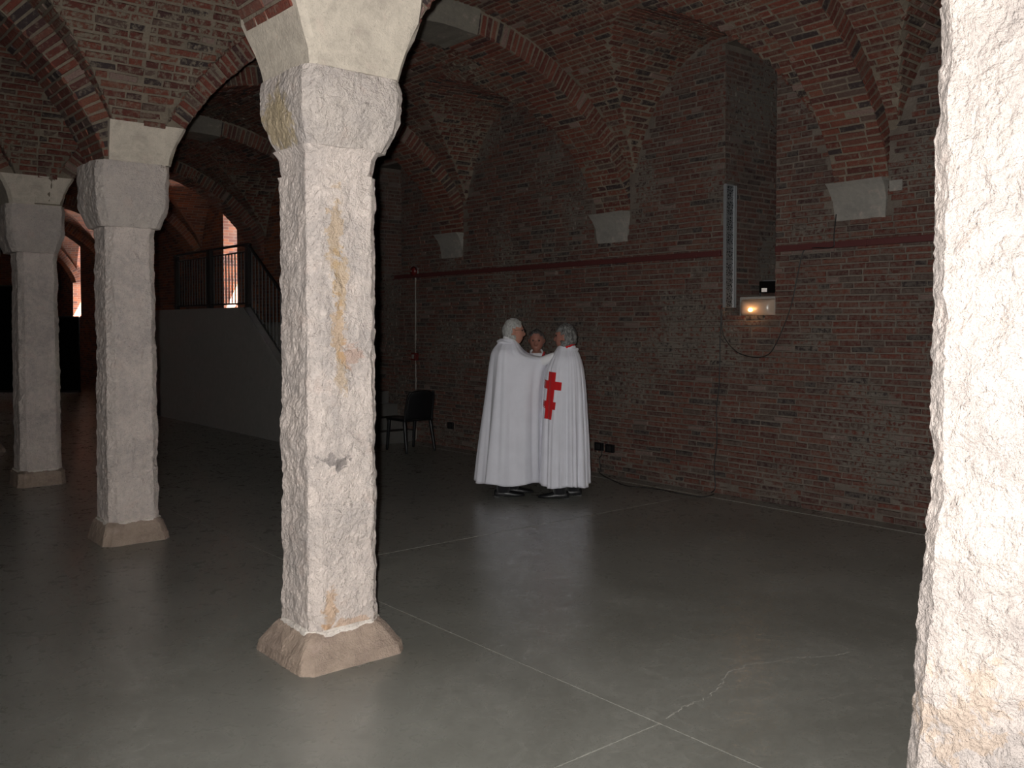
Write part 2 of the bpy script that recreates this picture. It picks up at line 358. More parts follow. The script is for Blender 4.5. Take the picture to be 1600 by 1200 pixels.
seg(prev, 33, -.1, 5.0)
near.build('mortar_face', MAT_MW, wall); wall_uv(far, 'far_brickwork', MAT_TB, wall)
sp = []; z = .002; row = 0
Yb0, Yb1 = 2.3, 12.0
def bayv(y):
    for k in range(NB):
        if YW[k] <= y < YW[k+1]:
            a, b = YW[k]+HB, YW[k+1]-HB; return (y-(a+b)/2)/((b-a)/2)
    return 9
while z < 4.5:
    h = .044*random.uniform(.92, 1.06); zc = z+h/2
    cuts = [Yb0]+[y for n in NICHE[:2] if n[2] < zc < n[3] for y in (n[0], n[1])]+[Yb1]
    for a, b in zip(cuts[::2], cuts[1::2]):
        for yc, L in runs(a, b, .20, .011, random.random()):
            v = bayv(yc)
            if abs(v) > 1:
                if zc > 2.54: continue
            elif zc > max(zB(v), ZS)-.01 and zc > 2.9: continue
            if any(abs(yc-q) < .02 for q in (Yb0, Yb1)): continue
            sag = .004*math.sin(yc*2.1+row*.3)
            sp.append(((XW, yc, zc+sag), (0,-1,0), (0,0,1), (-1,0,0), L, h*random.uniform(.86,1.05), .03, .009 if zc > .25 else random.uniform(.001,.014)))
    z += h+.011; row += 1
lay(wall, sp, MAT_BW)
# reveals of the near niche and of the blind one by the stair
sp = []
for (a, b, z0, z1, _) in NICHE[:2]:
    z = z0+.01
    while z < z1-.05:
        for xc, L in runs(XW+.004, XW+1.0, .2, .011, random.random()):
            sp.append(((xc, b, z+.022), (1,0,0), (0,0,1), (0,-1,0), L, .043, .03, .006))
            sp.append(((xc, a, z+.022), (-1,0,0), (0,0,1), (0,1,0), L, .043, .03, .006))
        z += .055
lay(wall, sp, MAT_BR, 60, 'reveal_brick', 'reveal_brickwork')
# windows of the far niches
for i, (a, b, z0, z1, blind) in enumerate(NICHE):
    if blind: continue
    w = MB(); X0, X1 = XW+TW-.12, XW+TW-.06; t = .04
    w.box(X0, X1, a, a+t, z0, z1); w.box(X0, X1, b-t, b, z0, z1); w.box(X0, X1, a+t, b-t, z0, z0+t); w.box(X0, X1, a+t, b-t, z1-t, z1)
    w.box(X0+.015, X1-.015, (a+b)/2-.015, (a+b)/2+.015, z0+t, z1-t)
    for q in (1, 2, 3): w.box(X0+.015, X1-.015, a+t, b-t, z0+(z1-z0)*q/4-.012, z0+(z1-z0)*q/4+.012)
    tag(w.build('window_%d' % (i-1), MAT_FRAME), kind='structure')
# other walls close the hall
for nm, bx in (('wall_back', (-3.3, 8.43, -4.5, -4, -.1, 5)), ('wall_front', (-3.3, 8.43, 33, 33.5, -.1, 5))):
    tag(wall_uv(MB().box(*bx), nm, MAT_TB, None), kind='structure')
tag(wall_uv(MB().box(-3.3,-2.72,-4,33,-.1,5), 'wall_left', MAT_TB, None), kind='structure')
tag(MB().box(-3.3, 8.43, -4.5, 33.5, 5.0, 5.2).build('ceiling', MAT_CONC), kind='structure')
# ------------------------------------------------------------ vault bays
def vt():
    u = np.sin(np.linspace(-PI/2, PI/2, 600)); z = BZ+BRISE*np.sqrt(np.clip(1-u*u, 0, 1)); return u, z
def web(k, side, parent, mat, x_lo, x_hi, nx=70, ny=44):
    T = WEB[side]; ss = np.linspace(0, T[0][-1], nx); xs = sorted(set([x_lo, x_hi]+[float(np.interp(s, T[0], T[1])) for s in ss if x_lo < np.interp(s, T[0], T[1]) < x_hi]))
    vs = np.sin(np.linspace(-PI/2, PI/2, ny)); v = []; uv = []; f = []
    for i, x in enumerate(xs):
        for j, q in enumerate(vs):
            a, b = zA(side, x), zB(q); z = max(a, b); y = ybay(k, x, q); v.append((x, y, z))
            hw = (ybay(k, x, 1)-ybay(k, x, -1))/2
            uv.append((y, np.interp(x, T[1], T[0])) if a >= b else (x, math.asin(max(-1,min(1,q)))*hw*1.15))
    n = len(vs)
    for i in range(len(xs)-1):
        for j in range(n-1): f.append((i*n+j, i*n+j+1, (i+1)*n+j+1, (i+1)*n+j))
    return mesh('mortar_face' if mat is MAT_MV else 'far_brickwork', v, f, mat, parent, uv=uv)
def spans(cond, a, b, n=160):
    """stretches of [a, b] where cond holds"""
    out = []; st = None; xs = [a+(b-a)*i/n for i in range(n+1)]
    for x in xs:
        c = cond(x)
        if c and st is None: st = x
        if not c and st is not None: out.append((st, x-(b-a)/n)); st = None
    if st is not None: out.append((st, b))
    return [q for q in out if q[1]-q[0] > .05]
def in_springer(k, x, z):
    return (abs(x-XC) < .75 and z < STOP[k]-.02) or (abs(x-XC) < .75 and k+1 < len(STOP) and z < STOP[k+1]-.02)
def web_bricks(k, side, x_lo, x_hi):
    T = WEB[side]; sp = []; s = .03
    while s < T[0][-1]:
        x, z, tx, tz = at(T, s)
        if x_lo < x < x_hi and z > 3.0:
            y0, y1 = ybay(k, x, -1), ybay(k, x, 1); hw = (y1-y0)/2; ym = (y0+y1)/2; za = zA(side, x)
            for ya, yb in spans(lambda y: za >= zB(max(-1, min(1, (y-ym)/hw))), y0, y1):
                for yc, L in runs(ya+.004, yb-.004, .205, .012, random.random()):
                    if abs(x-XC) < .7 and z < STOP[k if yc < ym else k+1]-.02: continue
                    sp.append(((x, yc, z), (0,1,0), (tx,0,tz), (tz,0,-tx), L, .048*random.uniform(.85,1.06), .03, .008))
        s += .061
    hw = (ybay(k, 4.8, 1)-ybay(k, 4.8, -1))/2; u, zz = vt(); S_ = np.concatenate([[0], np.cumsum(np.hypot(np.diff(u)*hw, np.diff(zz)))]); s = .05
    while s < S_[-1]:
        v = float(np.interp(s, S_, u)); z = float(np.interp(s, S_, zz)); d = .02
        ty = (np.interp(s+d, S_, u)-np.interp(s-d, S_, u))*hw; tz = np.interp(s+d, S_, zz)-np.interp(s-d, S_, zz); l = math.hypot(ty, tz); ty /= l; tz /= l
        if z > 2.95:
            for xa, xb in spans(lambda x: z >= zA(side, x), x_lo, x_hi):
                for xc, L in runs(xa+.004, xb-.004, .205, .012, random.random()):
                    if abs(xc-XC) < .7 and z < STOP[k if v < 0 else k+1]-.02: continue
                    y = ybay(k, xc, v); dy = (ybay(k, xc+.1, v)-ybay(k, xc-.1, v))
                    sp.append(((xc, y, z), (-1,-dy/.2,0), (0,ty,tz), (0, tz, -ty), L, .048*random.uniform(.85,1.06), .03, .008))
        s += .061
    return sp
for k in range(NB):
    for side in (1, -1):
        root = bpy.data.objects.new('ceiling', None); link(root); tag(root, kind='structure')
        lo, hi = (XC, XW) if side > 0 else (XL, XC)
        if side > 0 and 1 <= k <= 5:
            web(k, side, root, MAT_MV, lo, hi); lay(root, web_bricks(k, side, lo, hi), MAT_BV, 300 if k <= 3 else 60)
        elif side < 0 and 1 <= k <= 5:
            web(k, side, root, MAT_MV, .2, hi); web(k, side, root, MAT_TB, lo, .2)
            lay(root, web_bricks(k, side, .2, hi), MAT_BV, 300 if k <= 3 else 60)
        else: web(k, side, root, MAT_TB, lo, hi)
# ------------------------------------------------------------ transverse arches
PLACE = {1:'beside the camera', 2:'nearest full column', 3:'second column back', 4:'third column back', 5:'fourth column back', 6:'fifth column back'}
def arch(k, side, label):
    T = ARCH[side]; xm = XMR if side > 0 else XML
    root = empty('brick_arch', (xm, yline(k, xm), 0), label, 'arch', 'transverse brick arches of the vault')
    off = Vector((xm, yline(k, xm), 0)); N = 80; ss = np.linspace(0, T[0][-1], N); v = []; f = []
    for s in ss:
        x, z, tx, tz = at(T, s); nx, nz = -tz, tx
        if abs(x-xm) > HH-.002: nx, nz = (1 if x > xm else -1), 0
        for q, r in ((-1,0),(1,0),(1,1),(-1,1)):
            xx, zz = x+nx*.26*r, z+nz*.26*r
            v.append((xx-off.x, yline(k, x)+q*(HB-.004)-off.y, zz))
    for i in range(N-1):
        for j in range(4): f.append((i*4+j, i*4+(j+1)%4, (i+1)*4+(j+1)%4, (i+1)*4+j))
    detail = k <= 6
    mesh('mortar_core', v, f, MAT_MV if detail else MAT_BA, root)
    colx = XC
    if detail:
        sp = []; s = .03; L0 = T[0][-1]
        def stone(x, z):      # where springer, keystone and corbel stand instead of bricks
            return (abs(x-XC) < .9 and z < (2.89 if side < 0 and k == 3 else 3.13 if k == 2 else STOP[k]-.01)) or (side > 0 and x > XW-.6 and z < 2.87) or (side < 0 and x < XL+.6 and z < 2.90) or abs(x-(xm+.12)) < .30
        while s < L0:
            x, z, tx, tz = at(T, s); dy = yline(k, x+.5)-yline(k, x-.5)
            if side < 0 and x < 0: s += .061; continue
            if not stone(x, z):
                y = yline(k, x)
                for yc, L in runs(y-HB, y+HB, .24, .012, random.choice((0, .5))):
                    sp.append(((x-off.x, yc-off.y, z), (0,1,0), None, (tz,0,-tx), L, .047, .03, .007))
                nx, nz = -tz, tx
                for q in (-1, 1):
                    if q > 0 and k > 4: continue
                    sp.append(((x+nx*.105-off.x, y+q*(HB-.004)-off.y, z+nz*.105), (nx,0,nz), None, (0,q,0), .205*random.uniform(.93,1.03), .047, .03, .007))
            s += .061
        # lay() scores bricks by world position, so shift there and back
        root.location = (0,0,0)
        sp = [((a[0]+off.x, a[1]+off.y, a[2]), *r) for a, *r in sp]
        holder = root; sub = MB()
        before = set(o.name for o in root.children)
        lay(root, sp, MAT_BA, 300 if k in (2,3,4) else 60)
        for o in root.children:
            if o.name not in before:
                o.location = Vector(o.location)-off
        root.location = off
        # keystone
        kb = []; kf = []; n = 9
        for i in range(n):
            xx = xm+.12+(-.30+.6*i/(n-1)); sx = float(np.interp(xx, T[1], T[0])); x, z, tx, tz = at(T, sx)
            for q, r in ((-1,-.02),(1,-.02),(1,.24),(-1,.24)):
                kb.append((x-tz*r-off.x, yline(k, x)+q*(HB+.012)-off.y, z+tx*r+.004*random.uniform(-1,1)))
        for i in range(n-1):
            for j in range(4): kf.append((i*4+j, i*4+(j+1)%4, (i+1)*4+(j+1)%4, (i+1)*4+j))
        kf += [(3,2,1,0), tuple(range((n-1)*4, n*4))]
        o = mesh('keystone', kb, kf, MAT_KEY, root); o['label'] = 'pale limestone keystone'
AL = {1:('brick arch rising beyond the overexposed pillar toward the right wall','brick arch behind the overexposed pillar heading left'),
 2:('brick arch leaping from the large foreground column over to the corbel right of the niche','brick arch leaving the large foreground column at its upper left'),
 3:('brick arch landing on the corbel left of the niche, above the robed people','thick brick arch rising from the second column toward the upper left corner'),
 4:('dim brick arch landing on the corbel farthest left on the brick wall','brick arch rising leftward from the third column'),
 5:('dark brick arch with a pale keystone above the stair','dark brick arch rising leftward from the fourth column'),
 6:('dark brick arch beyond the stair landing, before the lit window','dark brick arch leftward beyond the fourth column')}
for k in range(1, 7):
    for i, side in enumerate((1, -1)):
        arch(k, side, AL.get(k, ('dark brick arch in the unlit depth of the hall on the wall side', 'dark brick arch in the unlit depth of the hall on the left side'))[i])
rib_root = bpy.data.objects['ceiling']
for k in range(7, NB):
    for side in (1, -1):
        T = ARCH[side]; v = []; f = []; uv = []
        for s_ in np.linspace(0, T[0][-1], 40):
            x, z, tx, tz = at(T, s_)
            for q, r in ((-1,0),(1,0),(1,.26),(-1,.26)): v.append((x-tz*r, yline(k, x)+q*HB, z+tx*r)); uv.append((q*HB+r, s_))
        for i in range(39):
            for j in range(4): f.append((i*4+j, i*4+(j+1)%4, (i+1)*4+(j+1)%4, (i+1)*4+j))
        mesh('arch_rib', v, f, MAT_TB, rib_root, uv=uv)
# ------------------------------------------------------------ corbels
CL = {2:'pale limestone corbel right of the tall niche', 3:'pale limestone corbel left of the tall niche above the robed people', 4:'pale limestone corbel above the chair, farthest left', 5:'pale corbel on the wall above the stair', 1:'pale corbel hidden toward the overexposed pillar'}
for k in (1, 2, 3, 4, 5):
    v = []; f = []; n = 8; r = random.Random(k)
    for i in range(n+1):
        t = i/n; z = 2.55+.315*t; w = .225+.03*t; d = .012+.03*t+.09*max(0,t-.5)*2*t
        for x, y in ((XW+.1,-w),(XW-d,-w),(XW-d-.004,0),(XW-d,w),(XW+.1,w)): v.append((x-XW, y+r.uniform(-.004,.004), z+r.uniform(-.003,.003)))
    for i in range(n):
        for j in range(4): f.append((i*5+j, (i+1)*5+j, (i+1)*5+j+1, i*5+j+1))
    f += [(0,1,2,3,4), tuple(range(n*5+4, n*5-1, -1))]
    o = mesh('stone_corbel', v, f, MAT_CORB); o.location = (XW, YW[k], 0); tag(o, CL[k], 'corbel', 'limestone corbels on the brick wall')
# ------------------------------------------------------------ columns
def octring(half, ch, n=96):
    """rounded octagonal section with chamfer ch, n points"""
    c = [(half, -half+ch), (half, half-ch), (half-ch, half), (-half+ch, half), (-half, half-ch), (-half, -half+ch), (-half+ch, -half), (half-ch, -half)]
    L = [math.dist(c[i], c[(i+1)%8]) for i in range(8)]; tot = sum(L); out = []
    for k in range(n):
        s = tot*k/n; i = 0
        while s > L[i]: s -= L[i]; i += 1
        t = s/L[i]; out.append((c[i][0]+(c[(i+1)%8][0]-c[i][0])*t, c[i][1]+(c[(i+1)%8][1]-c[i][1])*t))
    return out
def stoneloft(name, rows, mat, parent, seed, amp=.006, n=96, big=.006, sx=1):
    """rows: (z, half, chamfer)"""
    v = []; f = []; so = Vector((seed*3.7, seed*1.3, seed*9.1))
    for (z, half, ch) in rows:
        for (x, y) in octring(half, ch, n):
            p = Vector((x, y, z)); d = Vector((x, y, 0)).normalized()
            p2_ = Vector((p.x, p.y, p.z*.7)); k = noise.noise(p*4+so)*big+(1-2*abs(noise.noise(p2_*9+so)))*amp*.55+noise.noise(p*17+so)*amp*.9+abs(noise.noise(p*31+so))*amp*.8+noise.noise(p*60+so)*amp*.35-amp*.3
            q = p+d*k; v.append((q.x*sx, q.y, z+noise.noise(p*9+so)*amp*.5))
    m = len(rows)
    for i in range(m-1):
        for j in range(n): f.append((i*n+j, i*n+(j+1)%n, (i+1)*n+(j+1)%n, (i+1)*n+j))
    f += [tuple(range(n-1,-1,-1)), tuple(range((m-1)*n, m*n))]
    return mesh(name, v, f, mat, parent)
def lerp_rows(keys, dz):
    out = []
    for (a, b) in zip(keys[:-1], keys[1:]):
        n = max(1, int((b[0]-a[0])/dz))
        for i in range(n): t = i/n; out.append(tuple(a[j]+(b[j]-a[j])*t for j in range(3)))
    return out+[keys[-1]]
och = (.50,.33,.15); grey = (.20,.19,.19)
ST1_ = [(-.06,-.2,2.10,.035,.08,.20,och,.75,1.0),(-.03,-.2,1.86,.03,.08,.16,och,.8,1.0),(-.05,-.2,1.60,.03,.08,.16,(.48,.30,.14),.85,1.1),(.02,-.2,1.50,.05,.08,.06,(.45,.22,.12),.6,.9),(-.04,-.2,1.42,.03,.08,.12,och,.7,1.0),
       (-.09,-.2,.985,.045,.08,.035,(.10,.09,.09),.75,2.6),(-.05,-.2,.97,.03,.08,.02,(.10,.09,.09),.6,2.2),(-.10,-.2,.27,.035,.08,.09,(.50,.27,.10),.8,.8),(.03,-.2,.18,.12,.08,.03,(.50,.27,.12),.7,.9)]
ST1 = [(a, b, c, d*1.25, e, f_, g, h*.62, w*1.7) for a, b, c, d, e, f_, g, h, w in ST1_]
def column(kk, label, seed, stains, near, neck=True, dx=0, top=0, sh=1, bs=1, tone=1):
    y = YC[kk]
    root = empty('stone_column', (XC+dx, y, 0), label, 'column', 'hewn stone columns of the vaulted hall')
    dz = .012 if near else .025; n = 160 if near else 96
    base_b = stone_mat('column_stone_%d' % seed, tuple(q*tone for q in (.62,.535,.485)), tuple(q*tone for q in (.43,.38,.355)), stains)
    stoneloft('plinth', lerp_rows([(0,.29*bs,.05),(.05,.28*bs,.05),(.14,.222*sh,.055),(.165,.20*sh,.06)], dz), MAT_BASE, root, seed+20, .004, n)
    stoneloft('lime_fillet', lerp_rows([(.14,.212*sh,.07),(.165,.208*sh,.075),(.175,.195*sh,.07)], .008), MAT_LIME, root, seed+40, .006, n)
    stoneloft('shaft', lerp_rows([(.15,.194*sh+(.049 if kk == 1 else 0),.052),(.6,.189*sh+(.036 if kk == 1 else 0),.052),(1.3,.188*sh,.05),(2.3,.187*sh,.05),(2.385,.189*sh,.05)], dz), base_b, root, seed, .009, n, .010)
    if neck:
        stoneloft('neck', lerp_rows([(2.38,.178,.06),(2.40,.186,.06),(2.47,.190,.05),(2.50,.205,.05),(2.51,.212,.05)], .01), base_b, root, seed+2, .005, n)
        z0 = 2.505
    else: z0 = 2.385
    sc = stone_mat('capital_stone_%d' % seed, (.52,.455,.41), (.40,.355,.335), [(-.25,.06,2.64,.10,.17,.14,(.40,.31,.18),.8,.9),(-.30,.02,2.74,.06,.03,.12,(.42,.33,.2),.5,.8)] if near and stains else ())
    cap = stoneloft('capital', lerp_rows([(z0,.215,.05),(z0+.06,.24,.055),(z0+.16,.268,.05),(2.80,.275,.045),(2.862,.268,.05)], dz), sc, root, seed+4, .008, n, .012); cap.location.x = -dx*top
    # springer: flares toward both arches, follows their soffits
    T = ARCH[1]; v = []; f = []; zs = [ZS-.008+(STOP[kk]-ZS+.008)*i/7 for i in range(8)]
    for z in zs:
        i = np.searchsorted(T[2][:450], min(z, 3.13) if kk == 2 else z); hx = float(T[1][i])-XC+.006; hx = max(hx, .245)
        ch = .03; hy = HB+.012+(1-math.sqrt(1-((z-BZ)/BRISE)**2))*1.36
        for x, yy in ((hx,-hy+ch),(hx,hy-ch),(hx-ch,hy),(-hx+ch,hy),(-hx,hy-ch),(-hx,-hy+ch),(-hx+ch,-hy),(hx-ch,-hy)):
            r = random.Random(int(1000*(x+yy+z))+seed); v.append((x+r.uniform(-.004,.004), yy+r.uniform(-.003,.003), z))
    f = []
    for i in range(len(zs)-1):
        for j in range(8): f.append((i*8+j, i*8+(j+1)%8, (i+1)*8+(j+1)%8, (i+1)*8+j))
    f += [tuple(range(7,-1,-1)), tuple(range((len(zs)-1)*8, len(zs)*8))]
    if kk == 3: v = [(max(x, -.215), y, z) for x, y, z in v]
    spr = mesh('springer', v, f, MAT_SPR, root); spr.location.x = -dx
    return root
column(2, 'large foreground stone column with ochre stains and flared capital', 1, ST1, True, dx=-.027, top=.8)
column(1, 'overexposed whitish stone pillar cut off by the right edge', 2, [(-.2,.08,.78,.05,.12,.10,(.36,.24,.14),.35,2.6)], True, dx=0, tone=.62)  # bare stone, its colour toned down to offset the close flash
column(3, 'grey rough stone column, second behind the large foreground one', 3, (), True, False, dx=-.03, sh=.97, bs=.85)
column(4, 'smoother grey stone column standing third back, left of the second', 4, (), False, False, dx=.03, top=1, sh=1.0, bs=.80)
column(5, 'dim stone column mostly cut off by the left edge', 5, (), False, False)
for k, w in ((6,'sixth'),(7,'seventh'),(8,'eighth'),(9,'ninth'),(10,'tenth')): column(k, '%s stone column down the row in the dark, beyond the left edge' % w, 5+k, (), False, False)
# ------------------------------------------------------------ staircase
SX0, SX1, SY0, SY1, SZ = 5.75, XW-.02, 10.75, 13.14, 1.70
st = empty('staircase', (6.5, SY0, 0), 'grey concrete staircase with solid side wall and upper landing', 'staircase')
o_ = Vector((6.5, SY0, 0))
v = []; pts = [(SY0-.0,0),(17.6,0),(17.6,1.92),(SY1,1.92),(SY0,.30)]
for x in (SX0-o_.x, SX0+.16-o_.x): v += [(x, y-o_.y, z) for y, z in pts]
n = 5; f = [tuple(range(n-1,-1,-1)), tuple(range(n,2*n))]+[(i,(i+1)%n,n+(i+1)%n,n+i) for i in range(n)]
mesh('side_wall', v, f, MAT_CONC, st)
for i in range(10):
    y0 = SY0+.02+i*.237; MB().box(SX0+.165-o_.x, SX1-o_.x, y0-o_.y, y0+(.237 if i < 9 else .25)-o_.y, 0, .17*(i+1)).build('step', MAT_STEP, st, bevel=.006)
MB().box(SX0+.165-o_.x, SX1-o_.x, SY0+.02+9*.237+.252-o_.y, 17.6-o_.y, 0, SZ).build('landing', MAT_CONC, st)
rl = empty('stair_railing', (SX0+.08, SY1, 1.92), 'black iron railing of thin bars above the concrete stair wall', 'railing')
o_ = Vector((SX0+.08, SY1, 1.92)); RX = 0
def rail(p, q, r, nm): MB().tube([Vector(p)-o_, Vector(q)-o_], r, 6).build(nm, MAT_IRON, rl)
X = SX0+.08
def zt(y): return 1.92 if y >= SY1 else 1.92+(y-SY1)*(1.62/2.39)
for (a, b) in ((SY1, 16.1),):
    for dz, r in ((.06,.014),(.84,.012),(.95,.022)): rail((X,a,1.92+dz), (X,b,1.92+dz), r, 'rail')
for dz, r in ((.07,.014),(.95,.024)): rail((X,SY0+.1,zt(SY0+.1)+dz), (X,SY1,1.92+dz), r, 'rail')
for y, w in ((SY1,.05),(14.62,.075),(16.1,.045),(SY0+.12,.04),(11.95,.03)):
    h = zt(y); MB().box(-.03,.03,y-w-o_.y,y+w-o_.y,h-o_.z,h+.96-o_.z).build('post', MAT_IRON, rl)
y = SY1+.12
while y < 16.05: rail((X,y,1.98), (X,y,2.76), .0095, 'baluster'); y += .118
y = SY0+.24
while y < SY1-.06: rail((X,y,zt(y)+.07), (X,y,zt(y)+.95), .0095, 'baluster'); y += .118
# ------------------------------------------------------------ dark things far behind
pt = empty('partition_screen', P(-11.0, 22.4), 'tall black partition screen seen between the second and third columns', 'screen', rz=-HEAD)
MB().box(-.40,.38,0,.06,.05,1.84).build('panel', MAT_MATTE, pt); MB().box(-.40,.38,-.02,.08,0,.05).build('foot_rail', MAT_IRON, pt); MB().box(-.41,.39,-.01,.07,1.84,1.87).build('top_rail', MAT_IRON, pt)
pt = empty('partition_screen', P(-13.2, 22.4), 'black partition screen left of the third column, taller one', 'screen', rz=-HEAD)
MB().box(-.9,1.0,0,.06,.05,2.6).build('panel', MAT_MATTE, pt); MB().box(-.9,1.0,-.02,.08,0,.05).build('foot_rail', MAT_IRON, pt); MB().box(-.91,1.01,-.01,.07,2.6,2.63).build('top_rail', MAT_IRON, pt)
# ------------------------------------------------------------ fittings on the wall
def wallY(px): dx = (px-800)/F; c, s = math.cos(HEAD), math.sin(HEAD); t = XW/(dx*c+s); return t*(c-dx*s), t
def wz(px, py): return CAMZ+(508-py)/F*wallY(px)[1]
RZ = 2.345; RA = wallY(620)[0]
def redrail(a, b, label):
    r = MB().box(XW-.045, XW-.006, a, b, RZ-.028, RZ+.028)
    root = empty('cable_duct', (XW-.02, (a+b)/2, RZ), label, 'cable duct', 'dark red cable ducts along the wall')
    MB().box(-.027, .012, a-(a+b)/2, b-(a+b)/2, -.027, .027).build('duct', MAT_RED, root, bevel=.004)
    y = a+.3
    while y < b: MB().box(-.030, .012, y-(a+b)/2-.012, y-(a+b)/2+.012, -.031, .031).build('clip', MAT_RED, root); y += 1.1
redrail(5.50, RA, 'long dark red cable duct on the wall left of the niche')
redrail(2.6, 4.88, 'dark red cable duct on the wall right of the niche')
# alarm bell, call point, conduit
ay = wallY(651)[0]; az = wz(651, 424)
b = empty('alarm_bell', (XW-.01, ay, az), 'round dark red alarm bell above the pale vertical conduit', 'alarm')
MB().tube([(0,0,0),(-.02,0,0)], .075, 20).build('back_plate', MAT_PALE, b); MB().tube([(-.02,0,0),(-.055,0,0),(-.075,0,0)], [.07,.066,.03], 20).build('gong', MAT_REDB, b, True)
MB().tube([(-.07,0,0),(-.085,0,0)], .012, 8).build('screw', MAT_PALE, b)
cy = ay; MBc = MB().tube([(0,0,0),(0,0,az-.08-.03)], .010, 8)
c = MBc.build('wall_conduit', MAT_PALE); c.location = (XW-.016, cy, .03); tag(c, 'thin pale vertical conduit running down behind the black chair', 'conduit')
b = empty('call_point', (XW-.03, ay-.02, wz(652, 557)), 'small red fire call box halfway up the pale conduit', 'alarm')
MB().box(-.045,.012,-.06,.06,-.055,.055).build('housing', MAT_REDB, b, bevel=.006); MB().box(-.050,-.044,-.03,.03,-.03,.03).build('press_plate', MAT_PALE, b)
def socket(px, py, label, w=.085):
    y, t = wallY(px); b = empty('power_socket', (XW-.008, y, wz(px, py)), label, 'socket', 'black sockets low on the brick wall')
    MB().box(-.035,.0,-w,w,-.045,.045).build('housing', MAT_BLACK, b, bevel=.005)
    for q in ((-.5,.5) if w > .06 else (0,)):
        MB().box(-.041,-.034,q*w-.026,q*w+.026,-.028,.028).build('cover', MAT_IRON, b, bevel=.004)
socket(706, 665, 'small black socket box near the chair', .055); socket(939, 698, 'left of the two black socket boxes beside the robed people', .06); socket(956, 701, 'right of the two black socket boxes, with a cable plugged in', .06)
pl = MB().box(-.012,0,-.055,.055,-.045,.045).build('wall_plate', MAT_CORB, bevel=.003); y_, t_ = wallY(1398); pl.location = (XW-.008, y_, wz(1398, 291)); tag(pl, 'small pale blank plate beside the corbel right of the niche', 'plate')
# perforated cable tray on the niche corner
zt0, zt1 = 1.82, 3.0; ty = 5.475
b = empty('cable_tray', (XW+.0, ty, zt0), 'tall galvanised mesh cable tray at the left edge of the niche', 'cable tray')
MB().box(-.03,.085,-.035,-.03,0,zt1-zt0).build('mesh_panel', MAT_MESH, b)
for i in range(9):
    z = i*(zt1-zt0)/8; MB().box(-.03,.085,-.038,-.012,max(0,z-.008),z+.008).build('rung', MAT_STEEL, b)
MB().box(-.034,-.028,-.045,-.008,0,zt1-zt0).build('side_rail', MAT_STEEL, b); MB().box(.085,.105,-.05,-.008,0,zt1-zt0).build('side_rail', MAT_STEEL, b, bevel=.003); MB().box(.112,.126,-.05,-.008,0,zt1-zt0).build('side_rail', MAT_STEEL, b, bevel=.003)
# bulkhead lamp
ly = (5.30+4.94)/2-.0; lz = 1.815
b = empty('bulkhead_lamp', (XW+.075, ly, lz), 'glowing rounded bulkhead lamp below the niche', 'lamp')
MB().box(-.03,.16,-.212,.212,-.105,.105).build('back_box', MAT_GREYBOX, b, bevel=.012)
v = []; f = []; NU, NV = 24, 14
for i in range(NU+1):
    for j in range(NV+1):
        u = -1+2*i/NU; w = -1+2*j/NV; d = .085*(max(0,1-abs(u)**4)*max(0,1-abs(w)**2.4))**.5; v.append((-.03-d, u*.182, w*.082))
for i in range(NU):
    for j in range(NV): a = i*(NV+1)+j; f.append((a, a+1, a+NV+2, a+NV+1))
mesh('glass_cover', v, f, MAT_DIFF, b, True)
MB().box(-.052,-.03,-.17,.17,.005,.012).build('reflector_bar', MAT_GREYBOX, b)
MB().add(*sphere(.018,.022,.018,(-.122,.02,-.022))).build('bulb', MAT_BULB, b, True)
ld = bpy.data.lights.new('bulb_light','POINT'); ld.energy = .6; ld.color = (1,.5,.2); ld.shadow_soft_size = .03; lo = bpy.data.objects.new('bulb_light', ld); link(lo, b); lo.location = (-.17,.02,-.022)
# floodlight on the niche sill
b = empty('flood_light', (XW+.16, 5.08, 1.912), 'small black floodlight on a bracket in the niche', 'floodlight', rz=math.radians(25))
MB().tube([(0,-.08,.0),(0,-.08,.075)], .006, 6).tube([(0,.08,.0),(0,.08,.075)], .006, 6).box(-.006,.006,-.085,.085,0,.008).build('bracket', MAT_IRON, b)
hd = MB(); hd.add([(-.10,-.075,.04),(-.10,.075,.04),(-.10,.075,.15),(-.10,-.075,.15),(.10,-.05,.09),(.10,.05,.09),(.10,.05,.15),(.10,-.05,.15)], [(0,3,2,1),(4,5,6,7),(0,1,5,4),(1,2,6,5),(2,3,7,6),(3,0,4,7)])
hd.build('lamp_head', MAT_MATTE, b, bevel=.006)
for i in range(4): MB().box(.0+.022*i,.008+.022*i,-.06,.06,.15,.165).build('cooling_fin', MAT_BLACK, b)
MB().box(-.106,-.101,.0,.05,.05,.085).build('sticker', MAT_LABEL, b)
# cables
def cable(pts, r, label, seg=8):
    o = MB().tube(spline(pts, seg), r, 6).build('cable', MAT_CABLE, None, True); tag(o, label, 'cable')
def wp(px, py, off=.018): y, t = wallY(px); return (XW-off, y, wz(px, py))
cable([wp(1129,478),wp(1127,530),wp(1126,600),wp(1122,640),wp(1123,690),wp(1119,730),wp(1121,762),(XW-.06,wallY(1119)[0],.012)], .006, 'black cable hanging straight down from the mesh tray to the floor')
cable([wp(1129,490),wp(1131,520),wp(1141,538),wp(1157,552),wp(1180,558),wp(1198,556),wp(1210,545),wp(1224,515),wp(1238,475),wp(1247,430),wp(1254,398),wp(1260,390),wp(1280,388,.055),wp(1305,387,.055),wp(1306.5,370,.055),wp(1306,336)], .0055, 'black cable looping in a deep sag below the lamp')
def fp(px, py): d = CAMZ*F/(py-508); p = P((px-800)/F*d, d); return (p.x, p.y, .009)
